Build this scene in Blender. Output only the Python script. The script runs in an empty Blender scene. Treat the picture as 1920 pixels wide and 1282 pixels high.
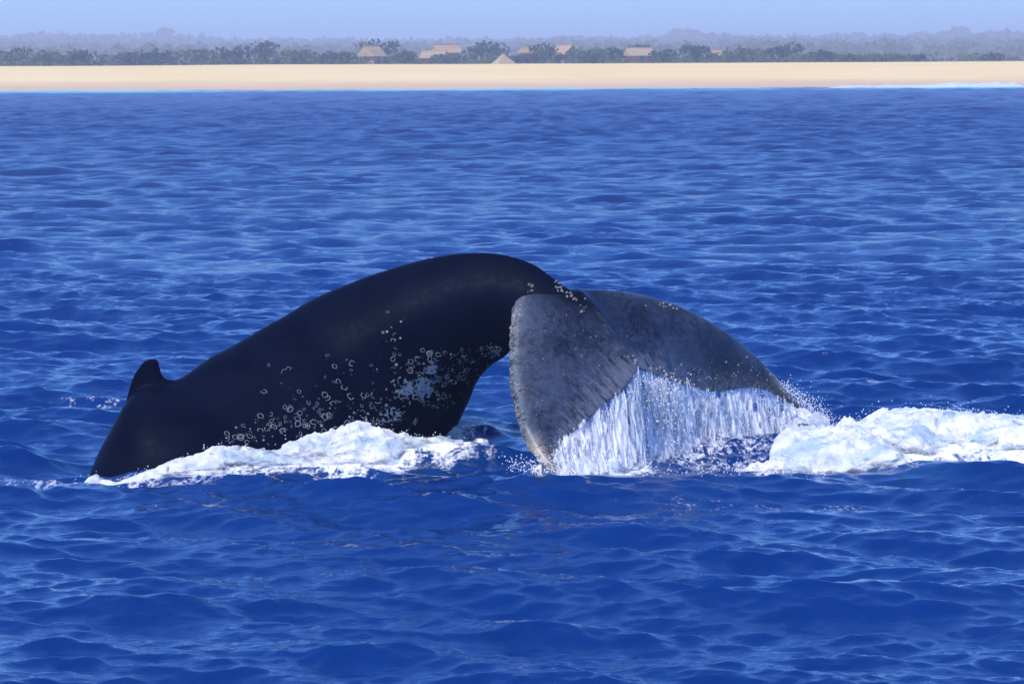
import bpy, math, random
import numpy as np
from mathutils import Matrix, Vector
from mathutils.bvhtree import BVHTree

random.seed(7)
rng = np.random.default_rng(11)
S = bpy.context.scene
COL = S.collection

# ------------------------------------------------------------------ camera
CAM_H = 3.8                      # eye height on the boat, metres
F = 6000.0                       # focal length in pixels of a 1920 px wide frame
PITCH = math.atan2(641 - 132, F)
ROLL = math.radians(-0.27)
cam_d = bpy.data.cameras.new('camera')
cam = bpy.data.objects.new('camera', cam_d)
COL.objects.link(cam)
CM = Matrix.Rotation(math.pi / 2 - PITCH, 4, 'X') @ Matrix.Rotation(ROLL, 4, 'Z')
cam.matrix_world = Matrix.Translation((0, 0, CAM_H)) @ CM
cam_d.sensor_width = 36.0
cam_d.lens = F / 1920 * 36.0
cam_d.clip_start = 0.5
cam_d.clip_end = 12000
cam_d.dof.use_dof = True
cam_d.dof.focus_distance = 31.5
cam_d.dof.aperture_fstop = 11.0
S.camera = cam

# ------------------------------------------------------------------ sky, sun, exposure
SUN_DIR = Vector((-0.42, -0.36, 0.83)).normalized()     # towards the sun
elev = math.asin(SUN_DIR.z)
azim = math.atan2(SUN_DIR.x, SUN_DIR.y)
W = bpy.data.worlds.new('World')
S.world = W
W.use_nodes = True
nt = W.node_tree
nt.nodes.clear()
wo = nt.nodes.new('ShaderNodeOutputWorld')
bg = nt.nodes.new('ShaderNodeBackground')
sky = nt.nodes.new('ShaderNodeTexSky')
sky.sky_type = 'NISHITA'
sky.sun_disc = False
sky.sun_elevation = elev
sky.sun_rotation = azim
sky.altitude = 0
sky.air_density = 1.0
sky.dust_density = 0.25
sky.ozone_density = 3.0
tint = nt.nodes.new('ShaderNodeMixRGB')
tint.blend_type = 'MULTIPLY'
tint.inputs[0].default_value = 1.0
tint.inputs[2].default_value = (0.45, 0.86, 1.62, 1)
nt.links.new(sky.outputs[0], tint.inputs[1])
nt.links.new(tint.outputs[0], bg.inputs[0])
bg.inputs[1].default_value = 0.15
nt.links.new(bg.outputs[0], wo.inputs[0])

sd = bpy.data.lights.new('sun', 'SUN')
sd.energy = 4.8
sd.angle = math.radians(0.53)
sd.color = (1.0, 0.94, 0.84)
sun = bpy.data.objects.new('sun', sd)
COL.objects.link(sun)
sun.rotation_euler = SUN_DIR.to_track_quat('Z', 'Y').to_euler()
sun.location = (-20, -10, 40)

S.view_settings.view_transform = 'Standard'
S.view_settings.look = 'None'
S.view_settings.exposure = 0.0
S.view_settings.gamma = 1.0
S.view_settings.use_curve_mapping = False
S.render.engine = 'CYCLES'
S.cycles.use_denoising = True
S.cycles.max_bounces = 8
S.cycles.transparent_max_bounces = 12
S.cycles.volume_bounces = 1
S.cycles.caustics_reflective = False
S.cycles.caustics_refractive = False
S.cycles.sample_clamp_indirect = 6.0
S.cycles.sample_clamp_direct = 12.0

# ------------------------------------------------------------------ helpers
CMI = np.array(CM.to_3x3())


def at(px, py, d):
    """world point at distance d (metres along +Y) seen at photo pixel px, py"""
    v = CMI @ np.array([(px - 960) / F, -(py - 641) / F, -1.0])
    return np.array([v[0] / v[1] * d, d, CAM_H + v[2] / v[1] * d])


def gd(py):
    """distance at which the still sea surface is seen at pixel row py (frame centre)"""
    a = np.arctan((np.asarray(py, float) - 641) / F) + PITCH
    return CAM_H / np.tan(a)


def tag(o, label=None, cat=None, group=None, kind=None):
    if label: o['label'] = label
    if cat: o['category'] = cat
    if group: o['group'] = group
    if kind: o['kind'] = kind
    return o


def mesh_obj(name, verts, faces, mat, parent=None, smooth=True):
    me = bpy.data.meshes.new(name)
    verts = np.asarray(verts, np.float32)
    if isinstance(faces, np.ndarray):
        n = faces.shape[1]
        me.vertices.add(len(verts))
        me.vertices.foreach_set('co', verts.ravel())
        me.loops.add(faces.size)
        me.polygons.add(len(faces))
        me.loops.foreach_set('vertex_index', faces.astype(np.int32).ravel())
        me.polygons.foreach_set('loop_start', np.arange(0, faces.size, n, dtype=np.int32))
        me.polygons.foreach_set('loop_total', np.full(len(faces), n, np.int32))
        me.update(calc_edges=True)
    else:
        me.from_pydata([tuple(map(float, v)) for v in verts], [], faces)
        me.update()
    if smooth:
        me.polygons.foreach_set('use_smooth', np.ones(len(me.polygons), bool))
    if mat: me.materials.append(mat)
    o = bpy.data.objects.new(name, me)
    COL.objects.link(o)
    if parent: o.parent = parent
    return o


def attr(o, name, vals):
    a = o.data.attributes.new(name, 'FLOAT', 'POINT')
    a.data.foreach_set('value', np.asarray(vals, np.float32))


def empty(name, loc):
    o = bpy.data.objects.new(name, None)
    COL.objects.link(o)
    o.location = loc
    o.empty_display_size = 0.2
    return o


def grid_faces(nr, nc):
    i = np.arange(nr - 1)[:, None] * nc + np.arange(nc - 1)[None, :]
    return np.stack([i, i + 1, i + 1 + nc, i + nc], -1).reshape(-1, 4)


def _hash(ix, iy, iz):
    h = (ix.astype(np.uint32) * np.uint32(374761393) + iy.astype(np.uint32) * np.uint32(668265263)
         + iz.astype(np.uint32) * np.uint32(2147483647 - 77))
    h = (h ^ (h >> np.uint32(13))) * np.uint32(1274126177)
    h = h ^ (h >> np.uint32(16))
    return (h & np.uint32(0xFFFFFF)).astype(np.float32) / np.float32(0xFFFFFF)


def vnoise(x, y, z=0.0):
    x, y, z = np.broadcast_arrays(np.asarray(x, float), np.asarray(y, float), np.asarray(z, float))
    fx, fy, fz = np.floor(x), np.floor(y), np.floor(z)
    ix, iy, iz = fx.astype(np.int64), fy.astype(np.int64), fz.astype(np.int64)
    tx, ty, tz = x - fx, y - fy, z - fz
    tx, ty, tz = [t * t * t * (t * (t * 6 - 15) + 10) for t in (tx, ty, tz)]
    r = 0
    for a in (0, 1):
        for b in (0, 1):
            for c in (0, 1):
                w = (tx if a else 1 - tx) * (ty if b else 1 - ty) * (tz if c else 1 - tz)
                r = r + w * _hash(ix + a, iy + b, iz + c)
    return r


def fbm(x, y, z=0.0, oct=4, gain=0.5):
    s, a, n = 0, 1.0, 0
    for i in range(oct):
        s = s + a * vnoise(x * 2 ** i + 17.3 * i, y * 2 ** i - 9.1 * i, np.asarray(z) * 2 ** i + 5.7 * i)
        n += a
        a *= gain
    return s / n


def sstep(a, b, x):
    t = np.clip((x - a) / (b - a), 0, 1)
    return t * t * (3 - 2 * t)


def catmull(P, n):
    P = np.asarray(P, float)
    seg = np.linalg.norm(np.diff(P[:, :3], axis=0), axis=1) ** 0.5
    t = np.concatenate([[0], np.cumsum(seg)])
    m = np.gradient(P, t, axis=0)
    u = np.linspace(0, t[-1], n)
    k = np.clip(np.searchsorted(t, u, 'right') - 1, 0, len(t) - 2)
    h = (t[k + 1] - t[k])[:, None]
    s = ((u - t[k])[:, None]) / h
    return ((2 * s**3 - 3 * s**2 + 1) * P[k] + (s**3 - 2 * s**2 + s) * h * m[k]
            + (-2 * s**3 + 3 * s**2) * P[k + 1] + (s**3 - s**2) * h * m[k + 1])


class NT:
    def __init__(s, name):
        s.m = bpy.data.materials.new(name)
        s.m.use_nodes = True
        s.t = s.m.node_tree
        s.t.nodes.clear()
        s.out = s.n('OutputMaterial')

    def n(s, kind, **kw):
        x = s.t.nodes.new('ShaderNode' + kind)
        for k, v in kw.items(): setattr(x, k, v)
        return x

    def l(s, a, b): s.t.links.new(a, b)

    def pb(s, **kw):
        p = s.n('BsdfPrincipled')
        for k, v in kw.items(): p.inputs[k.replace('_', ' ')].default_value = v
        return p

    def noise(s, scale, detail=4, vec=None, rough=0.55, dist=0.0):
        x = s.n('TexNoise')
        x.inputs['Scale'].default_value = scale
        x.inputs['Detail'].default_value = detail
        x.inputs['Roughness'].default_value = rough
        x.inputs['Distortion'].default_value = dist
        if vec is not None: s.l(vec, x.inputs['Vector'])
        return x.outputs['Fac']

    def coord(s, scale=(1, 1, 1), which='Object'):
        c = s.n('TexCoord')
        m = s.n('Mapping')
        m.inputs['Scale'].default_value = scale
        s.l(c.outputs[which], m.inputs['Vector'])
        return m.outputs[0]

    def ramp(s, fac, stops, interp='LINEAR'):
        r = s.n('ValToRGB')
        r.color_ramp.interpolation = interp
        e = r.color_ramp.elements
        while len(e) < len(stops): e.new(0.5)
        for i, (p, c) in enumerate(stops):
            e[i].position = p
            e[i].color = c if len(c) == 4 else (*c, 1)
        s.l(fac, r.inputs[0])
        return r.outputs[0]

    def math(s, op, a, b=None, c=None, clamp=False):
        x = s.n('Math', operation=op, use_clamp=clamp)
        for i, v in enumerate((a, b, c)):
            if v is None: continue
            if isinstance(v, (int, float)): x.inputs[i].default_value = v
            else: s.l(v, x.inputs[i])
        return x.outputs[0]

    def mrange(s, v, a, b, c=0.0, d=1.0):
        x = s.n('MapRange', interpolation_type='SMOOTHSTEP')
        for i, q in enumerate((a, b, c, d)): x.inputs[i + 1].default_value = q
        s.l(v, x.inputs[0])
        return x.outputs[0]

    def mix(s, f, a, b):
        x = s.n('MixRGB')
        for i, v in enumerate((f, a, b)):
            if isinstance(v, (int, float)): x.inputs[i].default_value = v
            elif isinstance(v, tuple): x.inputs[i].default_value = v if len(v) == 4 else (*v, 1)
            else: s.l(v, x.inputs[i])
        return x.outputs[0]

    def attr(s, name):
        x = s.n('Attribute', attribute_name=name)
        return x.outputs['Fac']

    def bump(s, h, strength, dist=0.01, nrm=None):
        b = s.n('Bump')
        b.inputs['Strength'].default_value = strength
        b.inputs['Distance'].default_value = dist
        s.l(h, b.inputs['Height'])
        if nrm is not None: s.l(nrm, b.inputs['Normal'])
        return b.outputs[0]

    def surf(s, shader): s.l(shader, s.out.inputs['Surface'])


# ------------------------------------------------------------------ materials
def mat_water():
    t = NT('sea_water')
    geo = t.n('NewGeometry')
    sep = t.n('SeparateXYZ')
    t.l(geo.outputs['Position'], sep.inputs[0])
    v = t.coord((1, 1, 1))
    p = t.pb(Roughness=0.05, IOR=1.36)
    # colour of the water itself: deep blue, green-blue where full of air, turquoise over the sand by the shore
    deep = t.mix(t.noise(0.06, 3, v), (0.0012, 0.019, 0.105), (0.0018, 0.028, 0.150))
    aer = t.attr('aer')
    c1 = t.mix(aer, deep, (0.030, 0.115, 0.22))
    shal = t.math('MULTIPLY', t.mrange(sep.outputs['Y'], 560, 620), t.mrange(t.noise(0.02, 2, v), 0.40, 0.52))
    c2 = t.mix(shal, c1, (0.10, 0.58, 0.62))
    t.l(c2, p.inputs['Base Color'])
    # ripples too small for the mesh
    v2 = t.coord((0.7, 1.3, 1))
    n1 = t.noise(7.5, 5, v2, 0.65, 0.4)
    n2 = t.noise(2.6, 4, v2, 0.6, 0.3)
    n3 = t.noise(0.9, 4, v2, 0.6, 0.3)
    t.l(t.math('MULTIPLY_ADD', t.mrange(sep.outputs['Y'], 35, 200), 0.17, 0.05), p.inputs['Roughness'])     # waves too small to resolve
    b3 = t.n('Bump')
    b3.inputs['Distance'].default_value = 0.5
    t.l(n3, b3.inputs['Height'])
    t.l(t.math('MULTIPLY', t.mrange(sep.outputs['Y'], 120, 350), 0.8), b3.inputs['Strength'])
    b2 = t.n('Bump')
    b2.inputs['Distance'].default_value = 0.2
    t.l(n2, b2.inputs['Height'])
    t.l(t.math('MULTIPLY_ADD', t.mrange(sep.outputs['Y'], 32, 110), 0.85, 0.08), b2.inputs['Strength'])
    t.l(b3.outputs[0], b2.inputs['Normal'])
    b1 = t.n('Bump')
    b1.inputs['Distance'].default_value = 0.05
    t.l(n1, b1.inputs['Height'])
    t.l(t.math('MULTIPLY_ADD', t.mrange(sep.outputs['Y'], 26, 80), 0.75, 0.24), b1.inputs['Strength'])
    t.l(b2.outputs[0], b1.inputs['Normal'])
    t.l(b1.outputs[0], p.inputs['Normal'])
    # thin lacy foam floating on the surface
    fo = t.attr('foam')
    v3 = t.coord((1.0, 0.5, 1))
    r1 = t.noise(2.6, 6, v3, 0.62, 1.2)
    r2 = t.noise(7.0, 5, v3, 0.62, 0.8)
    ridge = lambda r: t.math('SUBTRACT', 1.0, t.math('MULTIPLY', t.math('ABSOLUTE', t.math('SUBTRACT', r, 0.5)), 5.0))
    fine = t.noise(30, 5, v3, 0.7)
    pat = t.math('ADD', t.math('ADD', t.math('MULTIPLY', ridge(r1), 0.32), t.math('MULTIPLY', ridge(r2), 0.26)), t.math('MULTIPLY', fine, 0.55))
    thr = t.math('SUBTRACT', 1.12, t.math('MULTIPLY', fo, 1.0))
    d = t.math('SUBTRACT', pat, thr)
    fac = t.math('MULTIPLY', t.mrange(d, -0.10, 0.22), t.mrange(fo, 0.02, 0.2))
    fm = t.pb(Roughness=0.85)
    fm.inputs['Base Color'].default_value = (0.80, 0.81, 0.83, 1)
    fm.inputs['Specular IOR Level'].default_value = 0.2
    t.l(t.bump(fine, 0.6, 0.03), fm.inputs['Normal'])
    mx = t.n('MixShader')
    t.l(fac, mx.inputs[0])
    t.l(p.outputs[0], mx.inputs[1])
    t.l(fm.outputs[0], mx.inputs[2])
    t.surf(mx.outputs[0])
    return t.m


def mat_foam(name='white_foam', base=(0.82, 0.825, 0.835), use_m=True):
    t = NT(name)
    v = t.coord()
    vs = t.coord((0.55, 1.0, 1.6))
    n = t.noise(40, 5, v, 0.7)
    n2 = t.noise(5.5, 6, vs, 0.68, 0.8)
    f = t.math('MULTIPLY_ADD', n2, 0.8, t.math('MULTIPLY', n, 0.22))
    if not use_m: f = t.math('ADD', f, 0.14)
    if use_m: f = t.math('ADD', f, t.math('MULTIPLY_ADD', t.attr('m'), 0.48, -0.355))
    white = t.mrange(f, 0.34, 0.56)
    p = t.pb(Roughness=0.75)
    p.inputs['Specular IOR Level'].default_value = 0.25
    n3 = t.noise(3.2, 5, t.coord((0.35, 1.0, 1.3)), 0.62, 0.6)
    t.l(t.mix(t.mrange(n3, 0.36, 0.56), (0.42, 0.55, 0.66), base), p.inputs['Base Color'])
    bmp = t.bump(n, 0.7, 0.02, t.bump(n2, 0.3, 0.05))
    t.l(bmp, p.inputs['Normal'])
    tr = t.n('BsdfTranslucent')
    tr.inputs[0].default_value = (*base, 1)
    m1 = t.n('MixShader')
    m1.inputs[0].default_value = 0.2
    t.l(p.outputs[0], m1.inputs[1])
    t.l(tr.outputs[0], m1.inputs[2])
    w = t.n('BsdfTransparent')
    mx = t.n('MixShader')
    t.l(white, mx.inputs[0])
    t.l(w.outputs[0], mx.inputs[1])
    t.l(m1.outputs[0], mx.inputs[2])
    t.surf(mx.outputs[0])
    return t.m


def mat_spray():
    t = NT('falling_water')
    p = t.pb(Roughness=0.25, IOR=1.33)
    p.inputs['Base Color'].default_value = (0.96, 0.965, 0.975, 1)
    p.inputs['Specular IOR Level'].default_value = 0.8
    tr = t.n('BsdfTranslucent')
    tr.inputs[0].default_value = (0.96, 0.97, 0.985, 1)
    mx = t.n('MixShader')
    mx.inputs[0].default_value = 0.55
    t.l(p.outputs[0], mx.inputs[1])
    t.l(tr.outputs[0], mx.inputs[2])
    t.surf(mx.outputs[0])
    return t.m


def mat_sheet():
    t = NT('water_sheet')
    v = t.coord((1, 1, 0.25))
    n = t.noise(45, 4, v, 0.65)
    p = t.pb(Roughness=0.35, IOR=1.33)
    p.inputs['Base Color'].default_value = (0.94, 0.95, 0.97, 1)
    t.l(t.bump(n, 0.25, 0.02), p.inputs['Normal'])
    tr = t.n('BsdfTranslucent')
    tr.inputs[0].default_value = (0.94, 0.955, 0.985, 1)
    mx = t.n('MixShader')
    mx.inputs[0].default_value = 0.45
    t.l(p.outputs[0], mx.inputs[1])
    t.l(tr.outputs[0], mx.inputs[2])
    tp = t.n('BsdfTransparent')
    m2 = t.n('MixShader')
    fac = t.mrange(t.math('ADD', t.attr('op'), t.math('MULTIPLY_ADD', n, 0.9, -0.45)), 0.25, 0.85)
    t.l(fac, m2.inputs[0])
    t.l(tp.outputs[0], m2.inputs[1])
    t.l(mx.outputs[0], m2.inputs[2])
    t.surf(m2.outputs[0])
    return t.m


def mat_skin():
    t = NT('whale_skin')
    v = t.coord()
    fl, ch, sp, scar = t.attr('fluke'), t.attr('edge'), t.attr('tip'), t.attr('scar')
    run = t.attr('runoff')
    n_big = t.noise(2.2, 4, v)
    n_mid = t.noise(16, 5, v, 0.65)
    n_fine = t.noise(70, 3, v, 0.6)
    body = t.mix(t.mrange(n_big, 0.35, 0.7), (0.0016, 0.0028, 0.0115), (0.0030, 0.0046, 0.016))
    mott = t.math('ADD', t.math('MULTIPLY', n_mid, 0.42), t.math('MULTIPLY', n_big, 0.58))
    flk = t.mix(t.mrange(mott, 0.38, 0.62), (0.012, 0.016, 0.028), (0.052, 0.066, 0.102))
    flk = t.mix(t.math('MULTIPLY', t.mrange(n_fine, 0.58, 0.72), 0.55), flk, (0.20, 0.21, 0.23))
    c = t.mix(fl, body, flk)
    # pale worn skin in blotches on the belly side
    sc = t.mrange(t.math('ADD', t.math('MULTIPLY', t.noise(26, 4, v, 0.6, 0.6), 1.0), t.math('MULTIPLY', scar, 0.42)), 0.78, 0.84)
    sc = t.math('MULTIPLY', sc, t.mrange(scar, 0.05, 0.3))
    c = t.mix(sc, c, (0.15, 0.20, 0.25))
    # small pale specks among the ring scars
    vo = t.n('TexVoronoi')
    vo.inputs['Scale'].default_value = 22.0
    t.l(v, vo.inputs['Vector'])
    sr = t.n('SeparateColor')
    t.l(vo.outputs['Color'], sr.inputs[0])
    rad = t.math('MULTIPLY', t.math('MULTIPLY', sr.outputs[0], sr.outputs[0]), 0.42)
    dot = t.mrange(t.math('SUBTRACT', vo.outputs['Distance'], rad), -0.06, 0.02, 1.0, 0.0)
    dot = t.math('MULTIPLY', dot, t.mrange(t.math('ADD', t.attr('speck'), sr.outputs[1]), 0.86, 0.98))
    dot = t.math('MULTIPLY', dot, t.mrange(t.attr('speck'), 0.06, 0.2))
    c = t.mix(t.math('MULTIPLY', dot, 0.85), c, (0.21, 0.25, 0.27))
    # crusted leading edges and tips
    ed = t.math('MULTIPLY', ch, t.mrange(t.math('ADD', t.math('MULTIPLY', n_fine, 0.6), t.math('MULTIPLY', n_mid, 0.4)), 0.46, 0.60))
    c = t.mix(t.math('MULTIPLY', ed, 0.85), c, (0.38, 0.34, 0.27))
    tp = t.math('MULTIPLY', sp, t.mrange(n_mid, 0.25, 0.5))
    c = t.mix(tp, c, (0.42, 0.34, 0.25))
    # streaks of water running off the trailing edge
    vs = t.attr('along')
    cx = t.n('CombineXYZ')
    t.l(t.math('MULTIPLY', vs, 60.0), cx.inputs[0])
    t.l(t.math('MULTIPLY', run, 2.0), cx.inputs[1])
    st = t.noise(1.0, 4, cx.outputs[0], 0.65)
    sf = t.math('MULTIPLY', run, t.mrange(t.math('MULTIPLY_ADD', run, 0.16, st), 0.52, 0.72))
    c = t.mix(t.math('MULTIPLY', sf, 0.45), c, (0.30, 0.30, 0.32))
    p = t.pb(IOR=1.34)
    p.inputs['Specular Tint'].default_value = (0.62, 0.78, 1.0, 1)
    t.l(c, p.inputs['Base Color'])
    wetf = t.attr('wet')
    t.l(t.math('SUBTRACT', t.mrange(n_mid, 0.3, 0.7, 0.36, 0.50), t.math('MULTIPLY', wetf, 0.24)), p.inputs['Roughness'])
    b1 = t.bump(n_mid, 0.06, 0.03)
    b2 = t.bump(n_fine, 0.12, 0.012, b1)
    lump = t.n('Bump')
    lump.inputs['Distance'].default_value = 0.06
    t.l(t.math('MULTIPLY', ch, 0.9), lump.inputs['Strength'])
    t.l(t.noise(26, 3, v), lump.inputs['Height'])
    t.l(b2, lump.inputs['Normal'])
    t.l(t.math('ADD', t.math('MULTIPLY_ADD', fl, 0.75, 0.03), t.math('MULTIPLY', wetf, 0.5)), p.inputs['Specular IOR Level'])
    t.l(lump.outputs[0], p.inputs['Normal'])
    t.surf(p.outputs[0])
    return t.m


def mat_simple(name, c1, c2, scale, rough=0.8, bump=0.3, bd=0.05, spec=0.3):
    t = NT(name)
    v = t.coord()
    n = t.noise(scale, 5, v, 0.6)
    p = t.pb(Roughness=rough)
    p.inputs['Specular IOR Level'].default_value = spec
    t.l(t.mix(t.mrange(n, 0.32, 0.68), c1, c2), p.inputs['Base Color'])
    t.l(t.bump(n, bump, bd), p.inputs['Normal'])
    t.surf(p.outputs[0])
    return t.m


def mat_leaf(name, c1, c2):
    t = NT(name)
    v = t.coord()
    n = t.noise(0.9, 4, v, 0.6)
    col = t.mix(t.mrange(n, 0.35, 0.65), c1, c2)
    d = t.pb(Roughness=0.7)
    t.l(col, d.inputs['Base Color'])
    tr = t.n('BsdfTranslucent')
    t.l(col, tr.inputs[0])
    mx = t.n('MixShader')
    mx.inputs[0].default_value = 0.25
    t.l(d.outputs[0], mx.inputs[1])
    t.l(tr.outputs[0], mx.inputs[2])
    t.surf(mx.outputs[0])
    return t.m


def mat_sand():
    t = NT('beach_sand')
    geo = t.n('NewGeometry')
    sep = t.n('SeparateXYZ')
    t.l(geo.outputs['Position'], sep.inputs[0])
    v = t.coord((0.3, 1, 1))
    n = t.noise(0.08, 5, v, 0.6)
    wetness = t.math('MULTIPLY_ADD', n, 1.0, sep.outputs['Z'])
    dry = t.mix(t.mrange(n, 0.3, 0.7), (0.80, 0.58, 0.23), (0.86, 0.64, 0.28))
    c = t.mix(t.mrange(wetness, 0.7, 2.9), (0.60, 0.41, 0.23), dry)
    p = t.pb(Roughness=0.9)
    p.inputs['Specular IOR Level'].default_value = 0.15
    t.l(c, p.inputs['Base Color'])
    t.l(t.bump(t.noise(0.6, 4, v), 0.3, 0.2), p.inputs['Normal'])
    t.surf(p.outputs[0])
    return t.m


M_WATER = mat_water()
M_FOAM = mat_foam()
M_SURF = mat_foam('surf_foam', use_m=False)
M_SPRAY = mat_spray()
M_SKIN = mat_skin()
M_SHEET = mat_sheet()
M_SAND = mat_sand()
M_SCAR = mat_simple('barnacle_scar_skin', (0.14, 0.16, 0.17), (0.27, 0.29, 0.29), 40, 0.55, 0.3, 0.01)
M_BARN = mat_simple('barnacle_glint_shell', (0.16, 0.14, 0.11), (0.44, 0.38, 0.30), 60, 0.35, 0.5, 0.01, 0.6)
M_THATCH = mat_simple('dry_thatch', (0.36, 0.25, 0.13), (0.50, 0.36, 0.20), 3.0, 0.95, 0.5, 0.1)
M_WALL = mat_simple('reed_wall', (0.24, 0.17, 0.12), (0.34, 0.25, 0.18), 4.0, 0.9)
M_WOOD = mat_simple('dark_wood', (0.07, 0.05, 0.035), (0.12, 0.085, 0.06), 6.0, 0.8)
M_BARK = mat_simple('bark', (0.07, 0.055, 0.04), (0.13, 0.10, 0.075), 5.0, 0.9)
M_LEAF = [mat_leaf('dark_leaves', (0.030, 0.058, 0.016), (0.072, 0.118, 0.030)),
          mat_leaf('olive_leaves', (0.060, 0.096, 0.026), (0.130, 0.170, 0.045)),
          mat_leaf('dry_leaves', (0.070, 0.062, 0.035), (0.135, 0.115, 0.060))]
M_HILL = mat_simple('wooded_hill_ground', (0.035, 0.048, 0.022), (0.085, 0.085, 0.045), 0.03, 0.95)

# ------------------------------------------------------------------ the sea
WAVES = []
for lam0, lam1, n, slope, spread in ((7.0, 13.0, 6, 0.014, 0.45), (3.5, 7.0, 12, 0.034, 0.5), (1.8, 3.5, 18, 0.075, 0.5),
                                     (0.9, 1.8, 28, 0.105, 0.5), (0.45, 0.9, 36, 0.130, 0.52), (0.22, 0.45, 42, 0.160, 0.55),
                                     (0.11, 0.22, 40, 0.150, 0.6), (0.07, 0.11, 18, 0.06, 0.7)):
    for i in range(n):
        lam = math.exp(rng.uniform(math.log(lam0), math.log(lam1)))
        k = 2 * math.pi / lam
        a = slope * math.sqrt(2.0 / n) / k * rng.uniform(0.6, 1.4)
        th = -math.pi / 2 - 0.22 + rng.normal(0, spread)
        WAVES.append((lam, k * math.cos(th), k * math.sin(th), math.cos(th), math.sin(th), a, rng.uniform(0, 6.28)))


def hump(x, y):
    """water heaped up or drawn down by the whale"""
    z = 0.14 * np.exp(-(((x + 0.35) / 0.9) ** 2 + ((y - 33.9) / 1.3) ** 2))
    z = z - 0.20 * np.exp(-(((x + 4.1) / 0.8) ** 2 + ((y - 30.9) / 1.3) ** 2))
    z = z + 0.10 * np.exp(-(((x - 4.4) / 1.6) ** 2 + ((y - 32.6) / 1.6) ** 2))
    z = z + 0.07 * np.exp(-(((x + 1.8) / 1.6) ** 2 + ((y - 30.9) / 0.6) ** 2))
    return z


def sea(x, y, minlam=None):
    """displaced surface point for rest position x, y; minlam drops waves the mesh there cannot carry"""
    x = np.asarray(x, np.float32)
    y = np.asarray(y, np.float32)
    X, Y, Z = x.copy(), y.copy(), np.zeros_like(x)
    for lam, kx, ky, cx, cy, a, ph in WAVES:
        w = a
        if minlam is not None:
            w = a * np.clip((lam / minlam - 1.0) / 1.0, 0, 1).astype(np.float32)
            if not np.any(w): continue
        p = kx * x + ky * y + ph
        Z += w * np.cos(p)
        s = 0.85 * w * np.sin(p)
        X -= s * cx
        Y -= s * cy
    # gusts: patches of rougher and calmer water
    g = (0.50 + 0.55 * fbm(x * 0.09, y * 0.045, 3.0, 3) + 0.45 * fbm(x * 0.55, y * 0.28, 6.0, 2)).astype(np.float32)
    g = g * (1 + 0.75 * sstep(50, 220, y)).astype(np.float32)      # far waves raised to darken water left pale by the dropped short waves
    X = x + (X - x) * g
    Y = y + (Y - y) * g
    return X, Y, Z * g + hump(x, y).astype(np.float32)


def band(table):
    """foam band: rows (photo column, near row, far row, height); returns f(x, y) -> (mask 0..1, height)"""
    T = np.array(table, float)
    yn, yf = gd(T[:, 1]), gd(T[:, 2])

    def f(x, y):
        px = 960 + x / y * F
        a = np.interp(px, T[:, 0], yn)
        b = np.interp(px, T[:, 0], yf)
        H = np.interp(px, T[:, 0], T[:, 3], left=0, right=0)
        q = 1 - np.abs((y - (a + b) / 2) / np.maximum((b - a) / 2, 0.01))
        q = np.where((px < T[0, 0]) | (px > T[-1, 0]), -1, q)
        return q, H
    return f


WASH = [(140, 892, 880, .015), (165, 892, 872, .08), (176, 892, 874, .02), (215, 894, 884, .01), (240, 896, 880, .03), (300, 896, 870, .05), (380, 894, 860, .08),
        (450, 890, 850, .11), (520, 886, 842, .13), (600, 884, 834, .17), (660, 884, 828, .25), (700, 884, 826, .19), (740, 884, 822, .12),
        (790, 880, 812, .10), (840, 876, 808, .08), (868, 868, 815, .02)]
SPLASH = [(1036, 898, 878, .02), (1060, 900, 856, .11), (1100, 898, 846, .17), (1160, 894, 838, .24), (1230, 876, 828, .21), (1300, 842, 808, .14),
          (1400, 822, 797, .12), (1490, 818, 784, .20), (1530, 816, 786, .12), (1550, 810, 788, .05), (1560, 806, 792, 0)]
WAKE = [(1380, 892, 880, .02), (1420, 895, 862, .09), (1480, 896, 838, .15), (1550, 895, 818, .18), (1620, 890, 804, .22), (1700, 884, 796, .27),
        (1760, 878, 794, .19), (1820, 884, 796, .19), (1920, 888, 798, .18), (2060, 888, 800, .14), (2250, 880, 806, .05)]
LACE = [([(-60, 905, 888, .30), (150, 910, 868, .40), (300, 908, 870, .40), (600, 905, 860, .42), (800, 905, 800, .62), (900, 902, 780, .5), (960, 905, 850, .3)], 1),
        ([(300, 895, 850, .5), (420, 900, 840, .56), (600, 900, 835, .58), (850, 892, 800, .62), (875, 885, 810, .3)], 1),
        ([(940, 915, 870, .5), (1050, 912, 850, .72), (1180, 906, 815, .66), (1260, 900, 800, .46), (1440, 905, 785, .34), (1520, 850, 775, .55), (1580, 860, 780, .4)], 1),
        ([(1380, 905, 876, .4), (1500, 905, 822, .62), (1700, 895, 780, .66), (1920, 900, 778, .66), (2250, 890, 790, .6)], 1),
        ([(1080, 958, 918, .15), (1300, 972, 920, .25), (1600, 965, 925, .27), (1800, 950, 925, .18), (1930, 975, 930, .2)], 1),
        ([(40, 760, 738, .2), (150, 754, 740, .36), (240, 756, 738, .36), (260, 750, 742, .2)], 1),
        ([(1560, 745, 722, .25), (1640, 740, 726, .38), (1720, 742, 726, .2)], 1)]
f_wash, f_splash, f_wake = band(WASH), band(SPLASH), band(WAKE)
f_lace = [band(t) for t, _ in LACE]

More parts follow.
